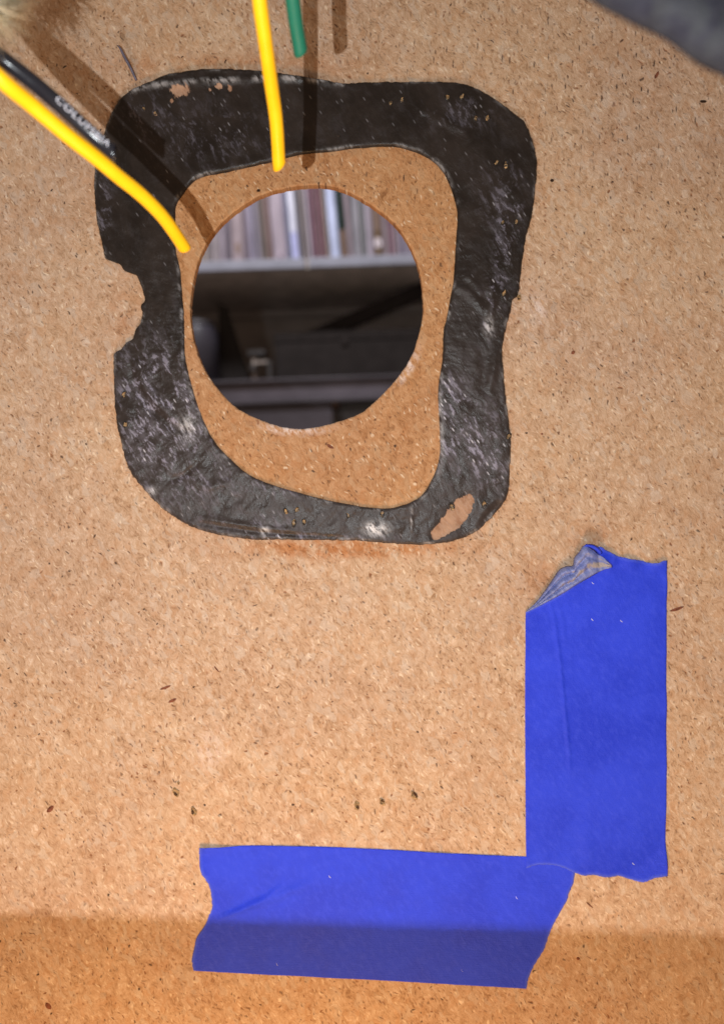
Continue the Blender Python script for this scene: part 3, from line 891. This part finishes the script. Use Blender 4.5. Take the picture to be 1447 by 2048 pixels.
# ---------------------------------------------------------------- the room seen through the hole
def W(px, py, d):
    """photo pixel at distance d from the camera, in world axes"""
    k = S * d / D
    v = B @ Vector(((px - 723.5) * k, (1024 - py) * k, D - d))
    return v
def box_bm(bm, lo, hi, bev=0.0):
    r = bmesh.ops.create_cube(bm, size=1)
    for v in r['verts']:
        v.co = Vector([(lo[k] + hi[k]) / 2 + v.co[k] * (hi[k] - lo[k]) for k in range(3)])
    if bev:
        es = list({e for v in r['verts'] for e in v.link_edges})
        bmesh.ops.bevel(bm, geom=es, offset=bev, segments=2, affect='EDGES', profile=.6)
def box(name, lo, hi, mat, parent=None, bev=.02, rot=None, org=None):
    bm = bmesh.new(); box_bm(bm, lo, hi, bev)
    me = bpy.data.meshes.new(name); bm.to_mesh(me); bm.free(); me.materials.append(mat)
    o = bpy.data.objects.new(name, me); COL.objects.link(o)
    if parent: o.parent = parent
    return o
def srgb(c): return tuple((x / 255 / 12.92 if x < 10 else ((x / 255 + .055) / 1.055) ** 2.4) for x in c)

dS = 12.0; YS = dS - D                    # shelf front
wall = box('room_wall', (-30, YS + 2.55, -14), (30, YS + 2.85, 24), simple('brown_grey_wall', (.32, .275, .25), .8, .2, .12, 1.5), bev=0)
tag(wall, 'dim brown-grey wall seen through the hole', 'wall', kind='structure')
M_shelf = simple('pale_grey_shelf_edge', (.30, .31, .38), .5, .4, .1, 3)
M_under = simple('dark_shelf', (.42, .37, .34), .7, .3, .2, 3)
zt = W(600, 517, dS).z; zb = W(600, 537, dS).z
xs_ = W(613, 520, dS).x
shelf = empty('book_shelf', Matrix.Translation((xs_, YS, zb)))
def sbox(name, lo, hi, mat, root, bev=.015):
    o = box(name, lo, hi, mat, None, bev)
    o.parent = root; o.matrix_parent_inverse = root.matrix_world.inverted()
    return o
sbox('shelf_edge', (-9, YS - .03, zb), (xs_ - .03, YS + .06, zt), M_shelf, shelf)
sbox('shelf_edge', (xs_ + .03, YS - .03, zb), (9, YS + .06, zt), M_shelf, shelf)
sbox('shelf_board', (-9, YS + .062, zb + .004), (9, YS + 2.5, zt - .004), M_under, shelf)
sbox('back_rail', (-9, YS + 2.40, zb - .13), (9, YS + 2.5, zb + .002), simple('rail', (.32, .28, .26), .6, .3, .1, 3), shelf)
tag(shelf, 'grey-edged shelf carrying a row of books, seen through the hole', 'shelf')

books = [ # bottom left px, bottom right px, sRGB of the spine, label
 (384,398,(158,150,158),'pale grey book at the hole edge, first of the row inside the hole'),
 (398,411,(166,156,152),'warm grey book second in the row from the hole edge'),
 (411,421,(150,142,146),'thin mid grey book third in the row from the hole edge'),
 (421,436,(164,155,160),'pale grey book three spines before the tan-spotted one'),
 (436,448,(168,158,170),'pale lilac-grey book two spines before the tan-spotted one'),
 (448,461,(118,110,120),'darker grey book directly before the tan-spotted one'),
 (461,487,(160,146,152),'wide pinkish grey book with a small tan spot low on its spine'),
 (487,498,(128,118,130),'thin dusky book directly after the tan-spotted one'),
 (498,510,(158,152,172),'bluish pale book second after the tan-spotted one'),
 (510,523,(142,136,148),'grey book directly before the olive brown one'),
 (523,533,(126,116,110),'olive brown book beside the reddish brown one'),
 (533,545,(136,116,114),'reddish brown book before the wide pale pink one'),
 (545,574,(172,160,172),'wide pale pink book with a dark spot at its foot'),
 (574,582,(134,136,160),'thin blue-grey book touching the narrow bright white one'),
 (582,599,(226,228,248),'narrow bright glossy white book, brightest of the row'),
 (599,608,(112,106,112),'dark grey book just after the narrow bright white one'),
 (608,617,(150,142,142),'beige grey book two after the narrow bright white one'),
 (617,627,(170,160,172),'pale lilac book before the dusky maroon one'),
 (627,637,(126,92,106),'dusky maroon book between two pale ones'),
 (637,643,(164,140,146),'very thin pale pink book between two reddish ones'),
 (643,652,(138,100,112),'muted red book before the beige one'),
 (652,661,(150,138,132),'thin beige book before the wide blue-white one'),
 (661,682,(196,206,238),'wide glossy blue-white book beside the dark green one'),
 (682,697,(30,44,38),'dark green book with a brown lower half'),
 (697,709,(152,140,148),'pinkish grey book just after the dark green one'),
 (709,726,(144,142,150),'plain grey book second after the dark green one'),
 (726,735,(136,138,140),'thin greenish grey book third after the dark green one'),
 (735,751,(156,148,160),'lilac grey book before the patterned brown one'),
 (751,768,(124,104,92),'brown patterned book with a white disc on its spine'),
 (768,782,(142,128,134),'pinkish grey book just after the patterned brown one'),
 (782,791,(146,118,130),'rosy book near the far end of the row'),
 (791,799,(162,146,154),'thin pale book just past the rosy one'),
 (799,813,(134,126,142),'dull mauve book after the thin pale one'),
 (813,826,(150,142,158),'soft grey book next to last inside the hole'),
 (826,842,(120,112,124),'dusky grey book last inside the hole')]
M_pages = simple('book_pages', (.62, .58, .50), .9, .1, .1, 4)
mats = {}
def spine_mat(c, k, gloss):
    m = Mat('book_cover')
    base = tuple(min(.95, x * 1.0) for x in srgb(c))
    n = m.noise(m.map((5, 5, 2.2), 0, (k * 3.1, 0, k)), 1, 3, .6)
    col = m.mix(m.rng(n, .3, .7), tuple(x * .86 for x in base), tuple(min(1, x * 1.12) for x in base))
    return m.out(col, .25 if gloss else .6, .5 if gloss else .25)
grp = 'books standing in a row on the shelf'
rdb = random.Random(11)
def make_book(x0, x1, c, label, k):
    a, b = W(x0, 512, dS), W(x1, 512, dS)
    w = b.x - a.x - .012
    H = rdb.uniform(2.7, 2.95); Dp = rdb.uniform(1.7, 2.1)
    lean = R(-1.2 if k < 8 else -3.4 if k < 25 else -2.2)
    root = empty('book', Matrix.Translation((b.x - .006, YS + .12 + rdb.uniform(0, .08), zt + .003)) @ Matrix.Rotation(lean, 4, 'Y'))
    gloss = min(c) > 180
    cm = spine_mat(c, k, gloss)
    V = []; F = []; t = .018
    # U-shaped cover: two boards and a rounded spine
    prof = [(-w, Dp), (-w, .04), (-w * .85, .012), (-w * .5, 0), (-w * .15, .012), (0, .04), (0, Dp)]
    inn = [(-w + t, Dp), (-w + t, .05), (-w * .82 + t * .3, .03), (-w * .5, .022), (-w * .18 - t * .3, .03), (-t, .05), (-t, Dp)]
    n = len(prof)
    for z in (0, H):
        for x, y in prof: V.append((x, y, z))
        for x, y in inn: V.append((x, y, z))
    for i in range(n - 1):
        F.append((i, i + 1, 2 * n + i + 1, 2 * n + i)); F.append((n + i + 1, n + i, 3 * n + i, 3 * n + i + 1))
        F.append((2 * n + i, 2 * n + i + 1, 3 * n + i + 1, 3 * n + i)); F.append((i + 1, i, n + i, n + i + 1))
    F.append((0, 2 * n, 3 * n, n)); F.append((n - 1, 2 * n - 1, 4 * n - 1, 3 * n - 1))
    mesh_obj('cover', V, F, cm, root)
    bm = bmesh.new(); box_bm(bm, (-w + t * 1.1, .06, .03), (-t * 1.1, Dp - .04, H - .03))
    me = bpy.data.meshes.new('page_block'); bm.to_mesh(me); bm.free(); me.materials.append(M_pages)
    o = bpy.data.objects.new('page_block', me); COL.objects.link(o); o.parent = root
    tag(root, label, 'book', grp)
    return root, w
def band(root, w, z0, z1, mat, name='spine_label', frac=1.0):
    V = []; F = []
    for z in (z0, z1):
        for x, y in ((-w * (.5 + .42 * frac), .006 + .006), (-w * .5, -.004), (-w * (.5 - .42 * frac), .006 + .006)): V.append((x, y - .004, z))
    F = [(0, 1, 4, 3), (1, 2, 5, 4)]
    return mesh_obj(name, V, F, mat, root)
roots = []
for k, (x0, x1, c, lab) in enumerate(books):
    roots.append(make_book(x0, x1, c, lab, k))
def flatm(name, c, r=.6): return simple(name, srgb(c), r, .3, .1, 6)
pxh = S * dS / D                                            # decimetres per photo pixel at the shelf
r, w = roots[23]; band(r, w, 3 * pxh, 62 * pxh, flatm('brown_paper', (124, 102, 90)), frac=.95)
r, w = roots[6]; band(r, w, 22 * pxh, 42 * pxh, flatm('tan_paper', (138, 118, 108)), frac=.5)
r, w = roots[12]; band(r, w, 8 * pxh, 18 * pxh, flatm('mauve_paper', (116, 96, 112)), frac=.3)
r, w = roots[14]; band(r, w, 2 * pxh, 62 * pxh, flatm('lilac_paper', (186, 190, 236), .3), frac=.9)
r, w = roots[28]
band(r, w, 10 * pxh, 60 * pxh, flatm('ochre_paper', (104, 84, 62)), frac=.9)
V = [(-w * .55 + .06 * math.cos(a), -.006, 34 * pxh + .09 * math.sin(a)) for a in [i * math.pi / 8 for i in range(16)]]
mesh_obj('white_disc', V + [(v[0], .004, v[2]) for v in V], [tuple(range(16))] + [(i, (i + 1) % 16, 16 + (i + 1) % 16, 16 + i) for i in range(16)], flatm('white_paper', (215, 205, 212)), r)
r, w = roots[33]; band(r, w, 52 * pxh, 75 * pxh, flatm('navy_paper', (50, 40, 62)), frac=.95)
# further books, hidden from here by the rim of the hole
ORD = ['first', 'second', 'third', 'fourth', 'fifth']
for k in range(5):
    make_book(384 - 14 * (k + 1), 384 - 14 * k, rdb.choice([(150, 142, 150), (164, 156, 160), (130, 122, 128)]), ORD[k] + ' plain grey book before the pale one starting the row', 0)
    make_book(842 + 14 * k, 842 + 14 * (k + 1), rdb.choice([(150, 142, 150), (164, 156, 160), (130, 122, 128)]), ORD[k] + ' plain grey book after the dusky one ending the row', 30)

# bench below the shelf with dim things standing on it
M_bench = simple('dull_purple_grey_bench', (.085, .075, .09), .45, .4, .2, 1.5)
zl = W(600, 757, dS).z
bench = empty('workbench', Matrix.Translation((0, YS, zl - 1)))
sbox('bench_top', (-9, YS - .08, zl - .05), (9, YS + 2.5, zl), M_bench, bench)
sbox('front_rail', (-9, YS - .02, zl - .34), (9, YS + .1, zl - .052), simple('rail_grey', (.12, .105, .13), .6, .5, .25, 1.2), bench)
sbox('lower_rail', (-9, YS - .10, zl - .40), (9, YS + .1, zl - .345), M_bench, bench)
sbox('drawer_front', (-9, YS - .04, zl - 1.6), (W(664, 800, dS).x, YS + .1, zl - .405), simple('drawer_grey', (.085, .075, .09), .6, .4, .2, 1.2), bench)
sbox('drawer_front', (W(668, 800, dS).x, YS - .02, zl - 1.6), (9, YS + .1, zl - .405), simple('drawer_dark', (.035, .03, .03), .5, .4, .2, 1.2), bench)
kx = W(671, 814, dS)
bm = bmesh.new(); bmesh.ops.create_uvsphere(bm, u_segments=16, v_segments=10, radius=.075)
for v in bm.verts: v.co = Vector((kx.x + v.co.x, YS - .09 + v.co.y * .8, kx.z + v.co.z))
me = bpy.data.meshes.new('knob'); bm.to_mesh(me); bm.free(); me.materials.append(M_pit)
o = bpy.data.objects.new('knob', me); COL.objects.link(o); o.parent = bench; o.matrix_parent_inverse = bench.matrix_world.inverted()
tag(bench, 'dull grey workbench with drawer fronts in the gloom under the shelf', 'workbench')

def lathe(name, prof, mat, parent, n=28):
    V = []; F = []
    for r_, z in prof:
        for i in range(n): V.append((r_ * math.cos(2 * math.pi * i / n), r_ * math.sin(2 * math.pi * i / n), z))
    for j in range(len(prof) - 1):
        for i in range(n): F.append((j * n + i, j * n + (i + 1) % n, (j + 1) * n + (i + 1) % n, (j + 1) * n + i))
    F.append(tuple(range(n))[::-1]); F.append(tuple((len(prof) - 1) * n + i for i in range(n)))
    return mesh_obj(name, V, F, mat, parent, smooth=True)
cx = W(398, 750, dS + .6)
can = empty('dark_canister', Matrix.Translation((cx.x, YS + .6, zl)))
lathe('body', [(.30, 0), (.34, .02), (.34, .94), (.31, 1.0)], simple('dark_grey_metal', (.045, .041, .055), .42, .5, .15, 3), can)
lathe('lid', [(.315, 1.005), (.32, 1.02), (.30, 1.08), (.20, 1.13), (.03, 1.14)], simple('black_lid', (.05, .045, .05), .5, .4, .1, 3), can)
tag(can, 'dark grey round canister standing on the bench under the shelf', 'canister')

p1, p2, p3, p4 = W(436, 606, dS + .9), W(452, 614, dS + .9), W(503, 755, dS + .9), W(436, 755, dS + .9)
pr = empty('sloping_panel', Matrix.Translation((p4.x, YS + .9, zl)))
pf = [(p1.x - p4.x, p1.z - zl), (p2.x - p4.x, p2.z - zl), (p3.x - p4.x, 0), (0, 0)]
V = [(x, 0, z) for x, z in pf] + [(x, .25, z) for x, z in pf]
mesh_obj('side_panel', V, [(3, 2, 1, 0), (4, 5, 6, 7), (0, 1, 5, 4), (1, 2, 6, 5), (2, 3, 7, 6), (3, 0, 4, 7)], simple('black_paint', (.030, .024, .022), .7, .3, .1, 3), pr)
tag(pr, 'black wedge-shaped panel leaning beside the round canister', 'panel')

M_bar = simple('black_bar', (.034, .028, .027), .8, .05, .1, 3)
b1, b2 = W(548, 666, dS + .5), W(900, 760, dS + .5)
bx = empty('black_case', Matrix.Translation((b1.x, YS + .5, zl)))
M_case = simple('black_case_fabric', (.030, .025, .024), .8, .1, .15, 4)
mz = b1.z - zl
o = box('body', (0, 0, 0), (b2.x - b1.x, .36, mz * .80), M_case, bx)
o = box('lid', (-.01, -.012, mz * .80 + .006), (b2.x - b1.x + .01, .37, mz), M_case, bx)
box('latch', (1.1, -.03, mz * .72), (1.22, -.013, mz * .86), M_bar, bx, .004)
tag(bx, 'long black case lying on the bench under the diagonal bar', 'case')

a1, a2 = W(592, 688, dS + .95), W(905, 552, dS + .95)
L = (a2 - a1); ln = L.length; ang = math.atan2(L.z, L.x)
bar = empty('diagonal_bar', Matrix.Translation((a1.x, YS + .95, a1.z)) @ Matrix.Rotation(-ang, 4, 'Y'))
box('arm', (0, 0, -.13), (ln, .14, .13), M_bar, bar, .03)
for t in (.25, .78): lathe('rivet', [(.035, 0), (.03, .02), (.01, .03)], M_bar, bar, 10).matrix_local = Matrix.Translation((ln * t, -.001, 0)) @ Matrix.Rotation(R(90), 4, 'X')
tag(bar, 'black bar slanting up from the black case towards the shelf', 'bar')

c1 = W(497, 757, dS + .25)
M_ch = simple('worn_grey_metal', (.060, .056, .056), .6, .2, .3, 10)
br = empty('metal_bracket', Matrix.Translation((c1.x, YS + .25, zl)))
q = S * (dS + .25) / D
box('top_plate', (0, 0, 55 * q), (34 * q, .25, 66 * q), M_ch, br, .01)
box('stem', (8 * q, .04, 0), (14 * q, .2, 55 * q - .002), M_under, br, .008)
box('foot', (4 * q, -.03, 24 * q), (15 * q, .038, 36 * q), M_ch, br, .01)
box('post', (38 * q, 0, 2 * q), (47 * q, .2, 44 * q), M_ch, br, .01)
box('crossbar', (14.2 * q, .05, 40 * q), (37.8 * q, .15, 46 * q), M_under, br, .005)
tag(br, 'small worn grey metal bracket between the wedge panel and the black case', 'bracket')

scene.render.film_transparent = False
scene.cycles.use_denoising = True
